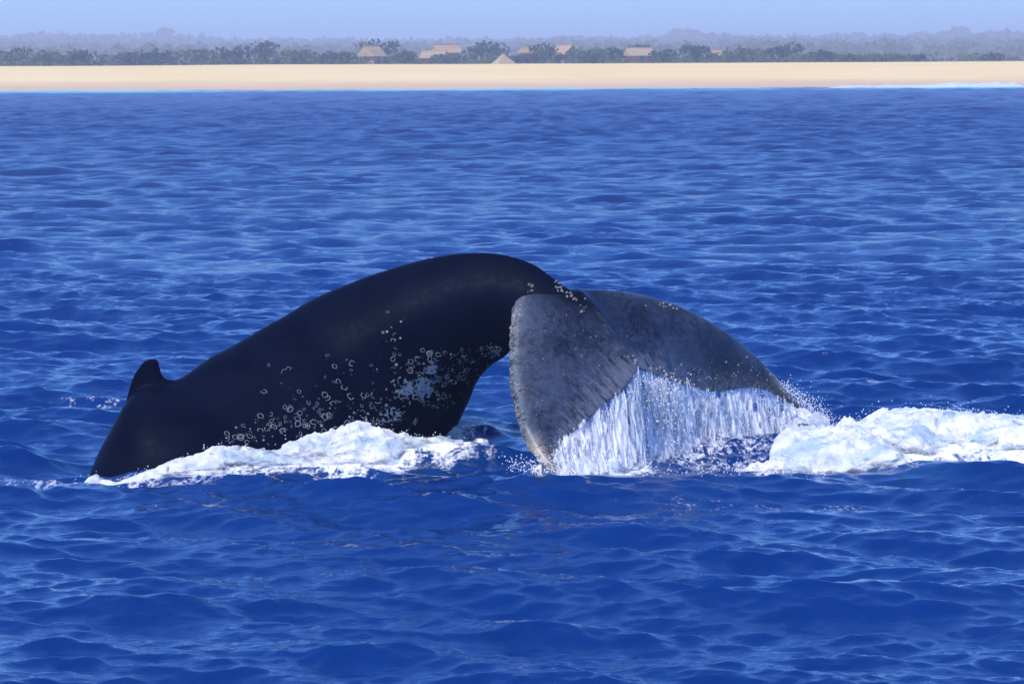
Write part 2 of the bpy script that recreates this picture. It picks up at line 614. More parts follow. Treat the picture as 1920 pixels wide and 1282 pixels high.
ys = [-40.0, -20, -8, 0, 4, 8, 11, 13.5]
y = 15.0
while y < 900:
    ys.append(y)
    y += 0.0017 * y if y < 60 else (0.0031 * y if y < 160 else max(0.50, 0.0019 * y))
    if y > 668: y += 40
ys = np.array(ys)
NU = 620
u = np.linspace(-1, 1, NU)
ext = 1 + np.cumsum(np.geomspace(0.01, 6, 26))
u = np.concatenate([-ext[::-1], u, ext])
hw = 0.235 * np.maximum(ys, 12) + 1.5
GX = u[None, :] * hw[:, None]
GY = np.broadcast_to(ys[:, None], GX.shape)
dyr = np.gradient(ys)
minl = np.maximum(dyr[:, None] * 2.0, np.broadcast_to((hw * 2 / NU * 2.5)[:, None], GX.shape))
minl = np.maximum(minl, np.where(np.abs(u)[None, :] > 1, hw[:, None] * np.gradient(u)[None, :] * 3, 0)).astype(np.float32)
SX, SY, SZ = sea(GX, GY, minl)
sea_o = mesh_obj('sea', np.stack([SX, SY, SZ], -1).reshape(-1, 3), grid_faces(*GX.shape), M_WATER)
tag(sea_o, kind='structure')
near = (GY > 22) & (GY < 48) & (np.abs(GX) < 12)
foam = np.zeros(GX.shape, np.float32)
aer = np.zeros(GX.shape, np.float32)
nx, ny = GX[near], GY[near]
fv = np.zeros(nx.shape)
av = np.zeros(nx.shape)
edge_n = fbm(nx * 1.3, ny * 0.7, 1.0, 4)
for (t, _), f in zip(LACE, f_lace):
    q, H = f(nx, ny)
    q = q + (edge_n - 0.5) * 0.9
    pxn = 960 + nx / ny * F + (edge_n - 0.5) * 60
    H = H * sstep(t[0][0], t[0][0] + 70, pxn) * (1 - sstep(t[-1][0] - 70, t[-1][0], pxn))
    fv = np.maximum(fv, sstep(0.0, 0.55, q) * H)
    av = np.maximum(av, sstep(-0.25, 0.7, q) * np.clip(H - 0.42, 0, 1) * 1.5)
foam[near] = fv * (0.72 + 0.5 * fbm(nx * 2.5, ny * 1.2, 8.0, 3))
aer[near] = np.clip(av, 0, 0.75)
attr(sea_o, 'foam', foam.ravel())
attr(sea_o, 'aer', aer.ravel())


def foam_mound(name, f, x0, x1, y0, y1, label, dx=0.018, dy=0.024, seed=0.0, keep=0.05, torn=1.1, solid=0.0, base=-0.05):
    xs = np.arange(x0, x1, dx)
    yy = np.arange(y0, y1, dy)
    gx, gy = np.meshgrid(xs, yy)
    q, H = f(gx, gy)
    n1 = fbm(gx * 2.2, gy * 1.5, seed, 4)
    q = q + (n1 - 0.5) * torn * np.clip(H * 12, 0, 1)
    m = sstep(0.0, 1.0, q)
    bill = np.abs(fbm(gx * 4.5, gy * 3.2, seed + 4, 4) - 0.5) * 2
    lump = fbm(gx * 1.3, gy * 0.9, seed + 9, 3)
    X, Y, Z = sea(gx, gy)
    top = H * 1.08 * m * (base + 1.05 * lump + 0.16 * (1 - bill))
    fine = (fbm(gx * 20, gy * 15, seed + 2, 4) - 0.45) * 0.075 * m ** 0.7 * np.clip(H * 8, 0.2, 1)
    Z = Z + top + fine + 0.02 * m - 0.05 * (1 - m)
    X = X + (fbm(gx * 9, gy * 7, seed + 20, 3) - 0.5) * 0.10 * m
    Y = Y + (fbm(gx * 9, gy * 7, seed + 30, 3) - 0.5) * 0.14 * m - 0.15 * top
    fc = grid_faces(*gx.shape)
    ok = (m > keep).ravel()[fc].all(1)
    fc = fc[ok]
    idx = np.unique(fc)
    re = np.full(gx.size, -1)
    re[idx] = np.arange(len(idx))
    V = np.stack([X, Y, Z], -1).reshape(-1, 3)[idx]
    o = mesh_obj(name, V, re[fc], M_FOAM)
    attr(o, 'm', np.clip(m ** 0.7 * (0.55 + solid + 0.9 * lump), 0, 1.4).ravel()[idx])
    tag(o, label, 'sea foam', kind='stuff')
    return V


V_wash = foam_mound('flank_wash', f_wash, -4.6, -0.3, 29.6, 33.6, 'white foam piled along the waterline of the dark flank', seed=1.0)
V_splash = foam_mound('fluke_splash', f_splash, 0.2, 3.6, 29.8, 35.4, 'white churned splash under the dripping tail flukes', seed=31.0, torn=0.45, solid=0.35, base=0.15)
V_wake = foam_mound('wake_foam', f_wake, 1.9, 7.6, 29.2, 35.6, 'broad band of white foam trailing off to the right edge', seed=61.0, torn=1.5, solid=0.12)

# ------------------------------------------------------------------ the whale
# back line, belly line (photo pixel, distance) and half width, from the fluke root forwards
RINGS = [((1112, 600), (1085, 625), 31.55, 0.10), ((1085, 562), (1040, 612), 31.65, 0.16), ((1058, 534), (1000, 622), 31.8, 0.22),
         ((1020, 507), (968, 645), 31.95, 0.28), ((975, 487), (948, 668), 32.1, 0.34), ((920, 476), (924, 682), 32.25, 0.42),
         ((860, 475), (902, 704), 32.4, 0.52), ((800, 484), (890, 724), 32.5, 0.62), ((740, 500), (881, 748), 32.6, 0.72),
         ((640, 538), (868, 775), 32.65, 0.85), ((560, 576), (850, 815), 32.65, 0.93), ((480, 620), (825, 870), 32.45, 0.99),
         ((400, 668), (790, 930), 32.25, 1.02), ((338, 708), (740, 985), 32.05, 1.04), ((272, 726), (680, 1040), 31.85, 1.04),
         ((233, 756), (610, 1090), 31.72, 1.02), ((205, 812), (540, 1130), 31.6, 0.98), ((179, 866), (480, 1160), 31.5, 0.95),
         ((158, 930), (430, 1185), 31.45, 0.9)]
A = np.array([at(*r[0], r[2]) for r in RINGS])
B = np.array([at(*r[1], r[2]) for r in RINGS])
Wd = np.array([r[3] for r in RINGS])
tab = catmull(np.concatenate([A, B, Wd[:, None]], 1), 110)
for _ in range(4): tab[1:-1] = tab[1:-1] * 0.5 + (tab[:-2] + tab[2:]) * 0.25
A, B, Wd = tab[:, :3], tab[:, 3:6], tab[:, 6]
C = (A + B) / 2
Vv = (A - B) / 2
Tn = np.gradient(C, axis=0)
lat = np.tile(np.array([0.06, 0.998, 0.0]), (len(A), 1))
NTH = 72
th = np.linspace(0, 2 * np.pi, NTH, endpoint=False)
keel = np.linspace(0.45, 0.10, len(A))[:, None]
prof = np.sign(np.sin(th)) * np.abs(np.sin(th)) ** 0.92
wid = Wd[:, None] * prof[None, :] * (1 - keel * np.clip(np.cos(th), 0, 1)[None, :] ** 2)
bv = C[:, None, :] + Vv[:, None, :] * np.cos(th)[None, :, None] + lat[:, None, :] * wid[:, :, None]
# low knuckles along the spine and slight unevenness
kn = (vnoise(np.arange(110) * 0.16, 0.0, 2.0) - 0.5)[:, None] * np.clip(np.cos(th), 0, 1)[None, :] ** 8 * 0.025
bv = bv + (Vv / np.linalg.norm(Vv, axis=1)[:, None])[:, None, :] * kn[:, :, None]
nr = len(A)
bverts = bv.reshape(-1, 3)
bf = []
for i in range(nr - 1):
    for j in range(NTH):
        bf.append((i * NTH + j, i * NTH + (j + 1) % NTH, (i + 1) * NTH + (j + 1) % NTH, (i + 1) * NTH + j))
bf.append(tuple(range(NTH)))
bf.append(tuple(range((nr - 1) * NTH, nr * NTH))[::-1])
ALLV = [bverts]
ALLF = [[tuple(k for k in f) for f in bf]]
off = len(bverts)


def lobe(L, T, thick, camber, trough):
    """one fluke lobe between its leading and trailing edge curves (pixel x, pixel y, distance)"""
    NS, NC = 70, 40
    Lw = catmull([at(*p) for p in L], NS)
    Tw = catmull([at(*p) for p in T], NS)
    s = np.linspace(0, 1, NS)[:, None]
    c = np.linspace(0, 1, NC)[None, :]
    P = Lw[:, None, :] * (1 - c)[:, :, None] + Tw[:, None, :] * c[:, :, None]
    du = np.gradient(P, axis=0)
    dv = np.gradient(P, axis=1)
    N = np.cross(du, dv)
    N /= np.maximum(np.linalg.norm(N, axis=2), 1e-9)[:, :, None]
    view = np.array([0, 0, CAM_H]) - P
    flip = np.sign((N * view).sum(2).mean())
    N = N * flip
    sc = np.broadcast_to(s, P.shape[:2])
    cc = np.broadcast_to(c, P.shape[:2])
    P = P + N * (camber * np.sin(np.pi * sc) * np.sin(np.pi * cc))[:, :, None]
    P = P - N * (trough * np.exp(-((sc - 0.13) / 0.09) ** 2) * np.sin(np.pi * np.clip(cc * 0.9 + 0.1, 0, 1)))[:, :, None]
    fac = (np.sqrt(np.clip(cc, 0, 1)) * (1 - cc) * 2.0 + 0.16 * (1 - cc) ** 0.5 * np.sqrt(np.clip(cc * 12, 0, 1)) + 0.10)
    tk = thick * fac * (1 - 0.62 * sc)
    up = P + N * (tk / 2)[:, :, None]
    dn = P - N * (tk / 2)[:, :, None]
    n = NS * NC
    V = np.concatenate([up.reshape(-1, 3), dn.reshape(-1, 3)])
    Fq = []
    for i in range(NS - 1):
        for j in range(NC - 1):
            a = i * NC + j
            Fq.append((a, a + 1, a + NC + 1, a + NC))
            Fq.append((n + a, n + a + NC, n + a + NC + 1, n + a + 1))
        for j in (0, NC - 1):
            a = i * NC + j
            q = (a, a + NC, n + a + NC, n + a)
            Fq.append(q if j == 0 else q[::-1])
    for i in (0, NS - 1):
        for j in range(NC - 1):
            a = i * NC + j
            q = (a, n + a, n + a + 1, a + 1)
            Fq.append(q if i == 0 else q[::-1])
    return V, Fq, P.reshape(-1, 3), sc.ravel(), cc.ravel(), Lw, Tw, N


L1 = [(1072, 556, 31.55), (1030, 554, 31.5), (995, 553, 31.42), (972, 558, 31.35), (961, 576, 31.27), (956, 610, 31.14), (955, 655, 30.95), (955, 705, 30.72),
      (962, 755, 30.5), (975, 805, 30.25), (995, 846, 30.1), (1018, 872, 29.98), (1050, 894, 29.9)]
T1 = [(1188, 672, 31.3), (1196, 688, 31.25), (1190, 706, 31.15), (1168, 734, 30.98), (1138, 756, 30.82), (1112, 780, 30.65), (1090, 800, 30.5),
      (1066, 818, 30.35), (1048, 838, 30.2), (1042, 856, 30.08), (1046, 878, 29.96), (1052, 896, 29.88)]
L2 = [(1068, 545, 31.68), (1088, 540, 31.85), (1150, 543, 32.1), (1220, 557, 32.4), (1290, 582, 32.65), (1350, 616, 32.9), (1400, 655, 33.1), (1440, 695, 33.3),
      (1472, 731, 33.45), (1496, 760, 33.58)]
T2 = [(1186, 672, 31.38), (1194, 688, 31.42), (1230, 704, 31.7), (1270, 719, 32.0), (1310, 731, 32.3), (1345, 736, 32.55), (1385, 731, 32.85), (1425, 730, 33.1),
      (1456, 744, 33.33), (1498, 768, 33.56)]
lob = []
for L, T, tk, cb, tg in ((L1, T1, 0.20, 0.05, 0.0), (L2, T2, 0.20, 0.04, 0.10)):
    r = lobe(L, T, tk, cb, tg)
    lob.append(r)
    ALLV.append(r[0])
    ALLF.append([tuple(k + off for k in f) for f in r[1]])
    off += len(r[0])

# dorsal fin: outline shrunk towards its middle, swelling like a lens
FIN = [(226, 800), (236, 752), (244, 722), (251, 703), (261, 686), (271, 676), (284, 671), (296, 674), (300, 686), (303, 700), (313, 711), (332, 714),
       (365, 735), (350, 790), (300, 830), (240, 850)]
fo = catmull([(x, yy, 0) for x, yy in FIN + [FIN[0]]], 81)[:-1]
fc0 = np.array([285.0, 755.0])
fin_v, fin_f = [], []
rings = [1.0, 0.97, 0.9, 0.78, 0.6, 0.4, 0.2]
nfo = len(fo)
for side in (-1, 1):
    for r in rings:
        for p in fo:
            qx, qy = fc0 + (p[:2] - fc0) * r
            base = np.clip((qy - 671) / 110, 0.15, 1.0)
            fin_v.append(at(qx, qy, 31.88 + side * 0.13 * base * math.sqrt(max(0.0, 1 - r * r)) + side * 0.012))
    fin_v.append(at(*fc0, 31.88 + side * 0.12))
    b0 = 0 if side < 0 else len(rings) * nfo + 1
    for k in range(len(rings) - 1):
        for j in range(nfo):
            q = (b0 + k * nfo + j, b0 + k * nfo + (j + 1) % nfo, b0 + (k + 1) * nfo + (j + 1) % nfo, b0 + (k + 1) * nfo + j)
            fin_f.append(q if side < 0 else q[::-1])
    c_i = b0 + len(rings) * nfo
    for j in range(nfo):
        q = (b0 + (len(rings) - 1) * nfo + j, b0 + (len(rings) - 1) * nfo + (j + 1) % nfo, c_i)
        fin_f.append(q if side < 0 else q[::-1])
for j in range(nfo):
    b1 = len(rings) * nfo + 1
    fin_f.append((j, b1 + j, b1 + (j + 1) % nfo, (j + 1) % nfo))
ALLV.append(np.array(fin_v))
ALLF.append([tuple(k + off for k in f) for f in fin_f])

raw = mesh_obj('raw', np.concatenate(ALLV), [f for g in ALLF for f in g], None)
md = raw.modifiers.new('r', 'REMESH')
md.mode = 'VOXEL'
md.voxel_size = 0.020
sm = raw.modifiers.new('s', 'SMOOTH')
sm.factor = 0.5
sm.iterations = 5
dg = bpy.context.evaluated_depsgraph_get()
ev = raw.evaluated_get(dg)
me = bpy.data.meshes.new_from_object(ev)
nv = len(me.vertices)
co = np.empty(nv * 3, np.float32)
me.vertices.foreach_get('co', co)
co = co.reshape(-1, 3)
nf = len(me.polygons)
lt = np.empty(nf, np.int32)
me.polygons.foreach_get('loop_total', lt)
lv = np.empty(len(me.loops), np.int32)
me.loops.foreach_get('vertex_index', lv)
assert (lt == 4).all()
quads = lv.reshape(-1, 4)
bpy.data.objects.remove(raw)
bpy.data.meshes.remove(me)
keepf = (co[quads][:, :, 2] > -0.7).all(1)
quads = quads[keepf]
idx = np.unique(quads)
re = np.full(nv, -1)
re[idx] = np.arange(len(idx))
co, quads = co[idx], re[quads]

from mathutils.kdtree import KDTree
FP = np.concatenate([lob[0][2], lob[1][2]])
FS = np.concatenate([lob[0][3], lob[1][3]])
FC = np.concatenate([lob[0][4], lob[1][4]])
FL = np.concatenate([np.zeros(len(lob[0][3])), np.ones(len(lob[1][3]))])
kd = KDTree(len(FP))
for i, p in enumerate(FP): kd.insert(p, i)
kd.balance()
nvv = len(co)
fl_a, ed_a, tp_a, run_a, al_a, she_a = (np.zeros(nvv) for _ in range(6))
for i in np.nonzero(co[:, 0] > -0.25)[0]:
    _, j, d = kd.find(co[i])
    if d < 0.18:
        s_, c_ = FS[j], FC[j]
        fl_a[i] = (1 - sstep(0.05, 0.15, d)) * sstep(0.04, 0.34, s_ + c_ * 0.45)
        ed_a[i] = (1 - sstep(0.0, 0.10, c_)) * sstep(0.12, 0.3, s_) * (1 - 0.6 * FL[j]) * (1 - sstep(0.05, 0.12, d))
        tp_a[i] = sstep(0.74, 0.88, s_) * (1 - sstep(0.35, 0.75, c_) * 0.85) * fl_a[i]
        run_a[i] = sstep(0.55 if FL[j] == 0 else 0.5, 1.0, c_) * sstep(0.0, 0.1, s_)
        al_a[i] = s_ + FL[j] * 3
        she_a[i] = FL[j] * np.exp(-((s_ - 0.14) / 0.10) ** 2) * (1 - sstep(0.75, 0.95, c_))
# crusted knobs along the near leading edge and the tail ridge
lump = np.maximum(ed_a, 0)
nrm_push = (fbm(co[:, 0] * 14, co[:, 1] * 14, co[:, 2] * 14, 2) - 0.45) * 0.05 * lump
scar_a = np.zeros(nvv)
BLOT = [((795, 725), 22, 1.0), ((765, 728), 20, .9), ((812, 688), 16, .85), ((735, 772), 18, .8), ((928, 658), 14, .75), ((865, 668), 15, .5), ((845, 700), 22, .5),
        ((880, 715), 24, .45), ((820, 750), 30, .5), ((745, 715), 14, .7), ((690, 790), 25, .45), ((560, 770), 20, .3)]
front = co[:, 1] < 32.5
for (bx, by), r_, wgt in BLOT:
    c0 = at(bx, by, 32.0)
    d2 = ((co[:, 0] - c0[0]) ** 2 + (co[:, 2] - c0[2]) ** 2) / (r_ / F * 32 * 1.5) ** 2
    scar_a = np.maximum(scar_a, wgt * np.exp(-d2) * front)
scar_a *= (fl_a < 0.05)
speck_a = np.zeros(nvv)
for bx, by, rx_, ry_, wgt in ((800, 715, 90, 50, .75), (880, 685, 60, 35, .6), (620, 770, 110, 35, .5), (500, 800, 60, 25, .45), (740, 650, 30, 60, .4), (930, 660, 30, 25, .7)):
    c0 = at(bx, by, 32.0)
    d2 = ((co[:, 0] - c0[0]) / (rx_ / F * 32)) ** 2 + ((co[:, 2] - c0[2]) / (ry_ / F * 32)) ** 2
    speck_a = np.maximum(speck_a, wgt * np.exp(-d2) * front)
speck_a *= (fl_a < 0.05)
co2 = co.copy()
co2[:, 1] -= nrm_push
co2[:, 0] -= nrm_push * 0.6

root = np.array([-2.2, 32.4, 0.0])
whale = empty('whale', root)
tag(whale, 'black humpback whale arching to dive, tail flukes dripping', 'whale')
body = mesh_obj('body', co2 - root, quads, M_SKIN, whale)
for n_, v_ in (('fluke', fl_a), ('edge', ed_a), ('tip', tp_a), ('runoff', run_a), ('along', al_a), ('wet', she_a), ('scar', scar_a), ('speck', speck_a)): attr(body, n_, v_)
bvh = BVHTree.FromPolygons([Vector(v) for v in co2], [tuple(q) for q in quads])
CAMP = Vector((0, 0, CAM_H))


def hit(px, py):
    p = Vector(at(px, py, 30.0))
    loc, nrm, i, d = bvh.ray_cast(CAMP, (p - CAMP).normalized(), 60)
    if loc is not None and nrm.dot(CAMP - loc) < 0: nrm = -nrm
    return loc, nrm, i


# ring scars of barnacles on the flank: broken, uneven tori sharing a few meshes
def ring_mesh(seed, arc):
    r = random.Random(seed)
    n, m = 11, 4
    V, Fq = [], []
    for i in range(n + 1):
        a = arc * i / n
        R = 1 + r.uniform(-0.2, 0.2)
        tr = 0.15 + r.uniform(-0.07, 0.07)
        for j in range(m):
            b = 2 * math.pi * j / m
            V.append((math.cos(a) * (R + tr * math.cos(b)), math.sin(a) * (R + tr * math.cos(b)) * 0.9, tr * 0.55 * math.sin(b)))
    for i in range(n):
        for j in range(m):
            Fq.append((i * m + j, (i + 1) * m + j, (i + 1) * m + (j + 1) % m, i * m + (j + 1) % m))
    me_ = bpy.data.meshes.new('barnacle_scar')
    me_.from_pydata(V, [], Fq)
    me_.update()
    me_.polygons.foreach_set('use_smooth', np.ones(len(me_.polygons), bool))
    me_.materials.append(M_SCAR)
    return me_


RM = [ring_mesh(s, a) for s, a in ((1, 6.28), (2, 5.9), (3, 6.28), (4, 4.3), (5, 3.2), (6, 5.2), (7, 2.4))]
CL = [((450, 805), 8, 16, 12), ((500, 790), 14, 24, 14), ((540, 775), 14, 20, 16), ((600, 722), 14, 36, 24), ((610, 772), 22, 34, 16), ((660, 690), 6, 20, 12),
      ((690, 735), 10, 18, 16), ((745, 640), 7, 12, 34), ((770, 692), 14, 18, 14), ((800, 662), 12, 15, 10), ((862, 668), 16, 26, 15), ((900, 688), 14, 20, 12),
      ((850, 722), 12, 20, 18), ((930, 657), 10, 14, 10), ((565, 800), 12, 34, 9), ((785, 735), 14, 30, 22), ((832, 752), 10, 18, 14), ((515, 712), 6, 18, 14),
      ((690, 775), 16, 24, 14), ((640, 800), 14, 30, 10), ((730, 690), 6, 14, 14), ((470, 820), 12, 26, 6), ((720, 790), 14, 26, 8), ((560, 790), 16, 40, 9)]
placed = 0
for (cx, cy), n_, sx, sy in CL:
    for _ in range(n_):
        loc, nrm, i = hit(random.gauss(cx, sx), random.gauss(cy, sy))
        if loc is None or loc.z < -0.05 or fl_a[quads[i]].max() > 0.05: continue
        r_ = random.choice((0.006, 0.009, 0.012, 0.015, 0.018, 0.021, 0.025, 0.030)) * random.uniform(0.85, 1.1)
        o = bpy.data.objects.new('barnacle_scar', random.choice(RM))
        COL.objects.link(o)
        o.parent = whale
        q = nrm.to_track_quat('Z', 'Y')
        o.location = loc - Vector(root) + nrm * 0.001
        o.rotation_mode = 'QUATERNION'
        o.rotation_quaternion = q @ Matrix.Rotation(random.uniform(0, 6.28), 3, 'Z').to_quaternion()
        o.scale = (r_, r_ * random.uniform(0.8, 1.05), r_)
        placed += 1


# barnacles: small craters standing on leading edges, tail ridge and trailing edge; some stand in for glints
def barnacle_mesh():
    n = 8
    V, Fq = [], []
    for k, (R, z) in enumerate(((1.0, -0.2), (0.85, 0.45), (0.55, 0.8), (0.38, 0.72), (0.2, 0.45))):
        for j in range(n):
            a = 2 * math.pi * j / n
            w = 1 + 0.12 * math.cos(3 * a + k)
            V.append((math.cos(a) * R * w, math.sin(a) * R * w, z))
    for k in range(4):
        for j in range(n):
            Fq.append((k * n + j, k * n + (j + 1) % n, (k + 1) * n + (j + 1) % n, (k + 1) * n + j))
    Fq.append(tuple(range(4 * n, 5 * n)))
    me_ = bpy.data.meshes.new('barnacle_and_glint')
    me_.from_pydata(V, [], Fq)
    me_.update()
    me_.materials.append(M_BARN)
    return me_


BM = barnacle_mesh()
spots = []
for k in range(95):
    t_ = random.random() ** 0.8
    xs_ = np.interp(t_, np.linspace(0, 1, 10), [958, 957, 956, 956, 958, 963, 972, 985, 1005, 1035])
    ys_ = np.interp(t_, np.linspace(0, 1, 10), [595, 630, 665, 700, 735, 770, 805, 835, 862, 884])
    if vnoise(t_ * 14.0, 1.5) < 0.42: continue
    spots.append((xs_ + abs(random.gauss(4, 8)), ys_ + random.gauss(0, 4), random.uniform(0.006, 0.012) * random.choice((1, 1, 1.5, 1.9))))
for k in range(34):
    t_ = random.random()
    spots.append((np.interp(t_, [0, .5, 1], [1042, 1072, 1106]) + random.gauss(-3, 5), np.interp(t_, [0, .5, 1], [528, 552, 584]) + random.gauss(3, 5), random.uniform(0.006, 0.017)))  # pale knobs on the tail ridge, doubling as its bright glints
for k in range(10): spots.append((random.gauss(997, 4), random.gauss(541, 5), random.uniform(0.006, 0.013)))  # pale cluster standing in for a small sun glint on the tail stock
for k in range(26):
    t_ = random.random()
    spots.append((np.interp(t_, [0, .3, 1], [1178, 1200, 1300]) + random.gauss(0, 3), np.interp(t_, [0, .3, 1], [662, 690, 722]) + random.gauss(-3, 4), random.uniform(0.008, 0.018)))
for k in range(70): spots.append((random.uniform(1260, 1480), random.gauss(715, 20), random.uniform(0.006, 0.013)))
for k in range(14): spots.append((random.gauss(1262, 22), random.gauss(572, 3), random.uniform(0.008, 0.015)))
for px, py, r_ in spots:
    loc, nrm, i = hit(px, py)
    if loc is None: continue
    o = bpy.data.objects.new('barnacle_and_glint', BM)
    COL.objects.link(o)
    o.parent = whale
    o.location = loc - Vector(root)
    o.rotation_mode = 'QUATERNION'
    o.rotation_quaternion = nrm.to_track_quat('Z', 'Y')
    o.scale = (r_, r_, r_ * random.uniform(0.8, 1.3))

# ------------------------------------------------------------------ water falling off the flukes
SV, SF = [], []


def strand(p0, length, r, drift):
    b = len(SV)
    n = 4
    for k in range(n):
        f = k / (n - 1)
        w = r * (0.35 + 1.0 * math.sin(math.pi * min(0.93, f * 0.8 + 0.12)))
        c = p0 + np.array([drift[0] * f, drift[1] * f, -length * f]) + rng.normal(0, r * 0.35, 3)
        for j in range(3):
            a = 2.094 * j + 0.5
            SV.append((c[0] + w * math.cos(a), c[1] + w * math.sin(a), c[2]))
    for k in range(n - 1):
        for j in range(3):
            SF.append((b + k * 3 + j, b + k * 3 + (j + 1) % 3, b + (k + 1) * 3 + (j + 1) % 3, b + (k + 1) * 3 + j))


DROPS = []          # (position, radius)
edges = [(lob[0][6], 0.06, 0.93, 500, 0.85), (lob[1][6], 0.05, 0.93, 800, 1.0)]
for Tw, s0, s1, n_, dens in edges:
    m_ = len(Tw) - 1
    # uneven supply of water along the edge
    for k in range(n_):
        s_ = random.uniform(s0, s1)
        sup = vnoise(s_ * 22.0 + 3.0 * dens, 4.2) * 0.65 + vnoise(s_ * 70.0, 9.0) * 0.35
        if random.random() > 0.12 + 1.25 * sup ** 1.2: continue
        i = min(int(s_ * m_), m_ - 1)
        p = Tw[i] + (Tw[i + 1] - Tw[i]) * (s_ * m_ - i)
        up = random.uniform(0.0, 0.05)
        h = p[2] + up
        f0 = random.random() ** 1.1 * 0.92
        ln = random.uniform(0.10, 0.42) * (0.5 + 0.8 * sup)
        z0 = h * (1 - f0)
        ln = min(ln, z0 + 0.04)
        spread_ = 0.03 + 0.16 * f0
        q = np.array([p[0] + random.gauss(0, 0.012) + 0.05 * f0, p[1] + random.gauss(0, spread_) - 0.02, z0 + 0.02])
        strand(q, ln, random.uniform(0.003, 0.009) * (0.7 + 0.8 * f0), (random.gauss(0.01, 0.01), random.gauss(0, 0.01)))
        for _ in range(5):
            DROPS.append((q + np.array([random.gauss(0, 0.04), random.gauss(0, 0.05) - 0.02, -random.random() * ln]), random.uniform(0.002, 0.008)))
# sheet falling from the notch where both lobes drain
for k in range(700):
    p = at(random.gauss(1222, 26), random.uniform(705, 830), random.uniform(31.2, 31.9))
    if p[2] < 0.05: continue
    if random.random() < 0.5: strand(p, random.uniform(0.04, 0.16), random.uniform(0.003, 0.008), (0.02, 0))
    DROPS.append((p + rng.normal(0, 0.03, 3), random.uniform(0.004, 0.013)))
SF = [tuple(f) for f in SF]
OP = [1.0] * len(SV)
# torn sheets of water between the threads
for li, (Tw, s0, s1) in enumerate(((lob[0][6], 0.05, 0.95), (lob[1][6], 0.04, 0.96))):
    for layer in range(3):
        NA, ND = 260, 26
        sa = np.linspace(s0, s1, NA)
        f_ = sa * (len(Tw) - 1)
        i_ = np.clip(f_.astype(int), 0, len(Tw) - 2)
        E = Tw[i_] + (Tw[i_ + 1] - Tw[i_]) * (f_ - i_)[:, None]
        fd = np.linspace(0, 1, ND)[None, :]
        sg = np.broadcast_to(sa[:, None], (NA, ND))
        st = fbm(sg * 48 + 20 * li + fd * 1.2 * (layer - 1), fd * 3.6 + 5 * layer, layer * 3.1, 5, 0.62)
        op = np.clip(0.38 - 0.08 * li + (st - 0.5) * 3.4 + 0.45 * fd - 0.06 * layer, 0, 1) * np.clip(fd * 12 + 0.35, 0, 1)
        topz = E[:, 2][:, None] + 0.01 + 0.22 * np.clip(fbm(sg[:, :1] * 42 + 9 * li, 0.5 + 2 * layer, 1.0, 3) - 0.42, 0, 1)
        zz_ = topz * (1 - fd) + 0.0 * fd
        out = 0.03 + 0.05 * layer + 0.48 * fd ** 1.2 * (0.3 + layer * 0.35)
        xx_ = E[:, 0][:, None] + (fbm(sg * 30, fd * 3, 7 + layer, 2) - 0.5) * 0.05 + 0.06 * fd
        yy_ = E[:, 1][:, None] - out + (st - 0.5) * 0.07 + 0.06
        b = len(SV)
        SV.extend(map(tuple, np.stack([xx_, yy_, np.broadcast_to(zz_, xx_.shape)], -1).reshape(-1, 3)))
        OP.extend(op.ravel())
        SF.extend(map(tuple, grid_faces(NA, ND) + b))
# mist where the sheets strike the sea
for Tw in (lob[0][6], lob[1][6]):
    for k in range(1500):
        p = Tw[int(random.uniform(0.05, 0.95) * (len(Tw) - 1))]
        DROPS.append((np.array([p[0] + random.gauss(0.04, 0.06), p[1] - abs(random.gauss(0.15, 0.22)), abs(random.gauss(0, 0.10)) + 0.02]), random.uniform(0.002, 0.0065)))
fall = mesh_obj('falling_water', np.array(SV), np.array(SF), M_SHEET)
attr(fall, 'op', OP)
tag(fall, 'curtain of white water streaming off the trailing edge of the flukes', 'falling water', kind='stuff')


def surface_z(x, y):
    return float(sea(np.array([x]), np.array([y]))[2][0])


# spray over the foam and round the fluke tips
for V_, n_, up in ((V_wash, 450, 0.04), (V_splash, 1500, 0.12), (V_wake, 1500, 0.06)):
    for j in rng.integers(0, len(V_), n_):
        DROPS.append((V_[j] + np.array([random.gauss(0, 0.04), random.gauss(0, 0.05), abs(random.gauss(0, up)) + 0.005]), random.uniform(0.0025, 0.0065)))
for k in range(600):
    s_ = random.random()
    p = at(np.interp(s_, [0, 1], [1465, 1560]) + random.gauss(0, 6), np.interp(s_, [0, 1], [722, 790]) + random.gauss(0, 9), 33.6 + random.gauss(0, 0.25))
    DROPS.append((p, random.uniform(0.003, 0.007)))
for k in range(260):
    p = at(random.gauss(1000, 26), random.gauss(872, 12), 29.9 + random.gauss(0, 0.15))
    if p[2] > 0.0: DROPS.append((p, random.uniform(0.003, 0.009)))
# flecks thrown on the open water between fluke and wake
fx = np.array([random.uniform(1150, 1560) for _ in range(700)])
fy = np.array([random.uniform(815, 905) for _ in range(700)])
yy = gd(fy)
xx = (fx - 960) / F * yy
_, _, zz = sea(xx, yy)
for a_, b_, c_ in zip(xx, yy, zz):
    DROPS.append((np.array([a_, b_, c_ + abs(random.gauss(0.01, 0.02))]), random.uniform(0.003, 0.009)))
# drops clinging to the flukes
for k in range(260):
    if random.random() < 0.75: px, py = random.uniform(1230, 1490), random.gauss(718, 18)
    else: px, py = random.uniform(965, 1180), random.uniform(590, 830)
    loc, nrm, i = hit(px, py)
    if loc is not None and fl_a[quads[i]].max() > 0.3: DROPS.append((np.array(loc + nrm * 0.001), random.uniform(0.0015, 0.0045)))

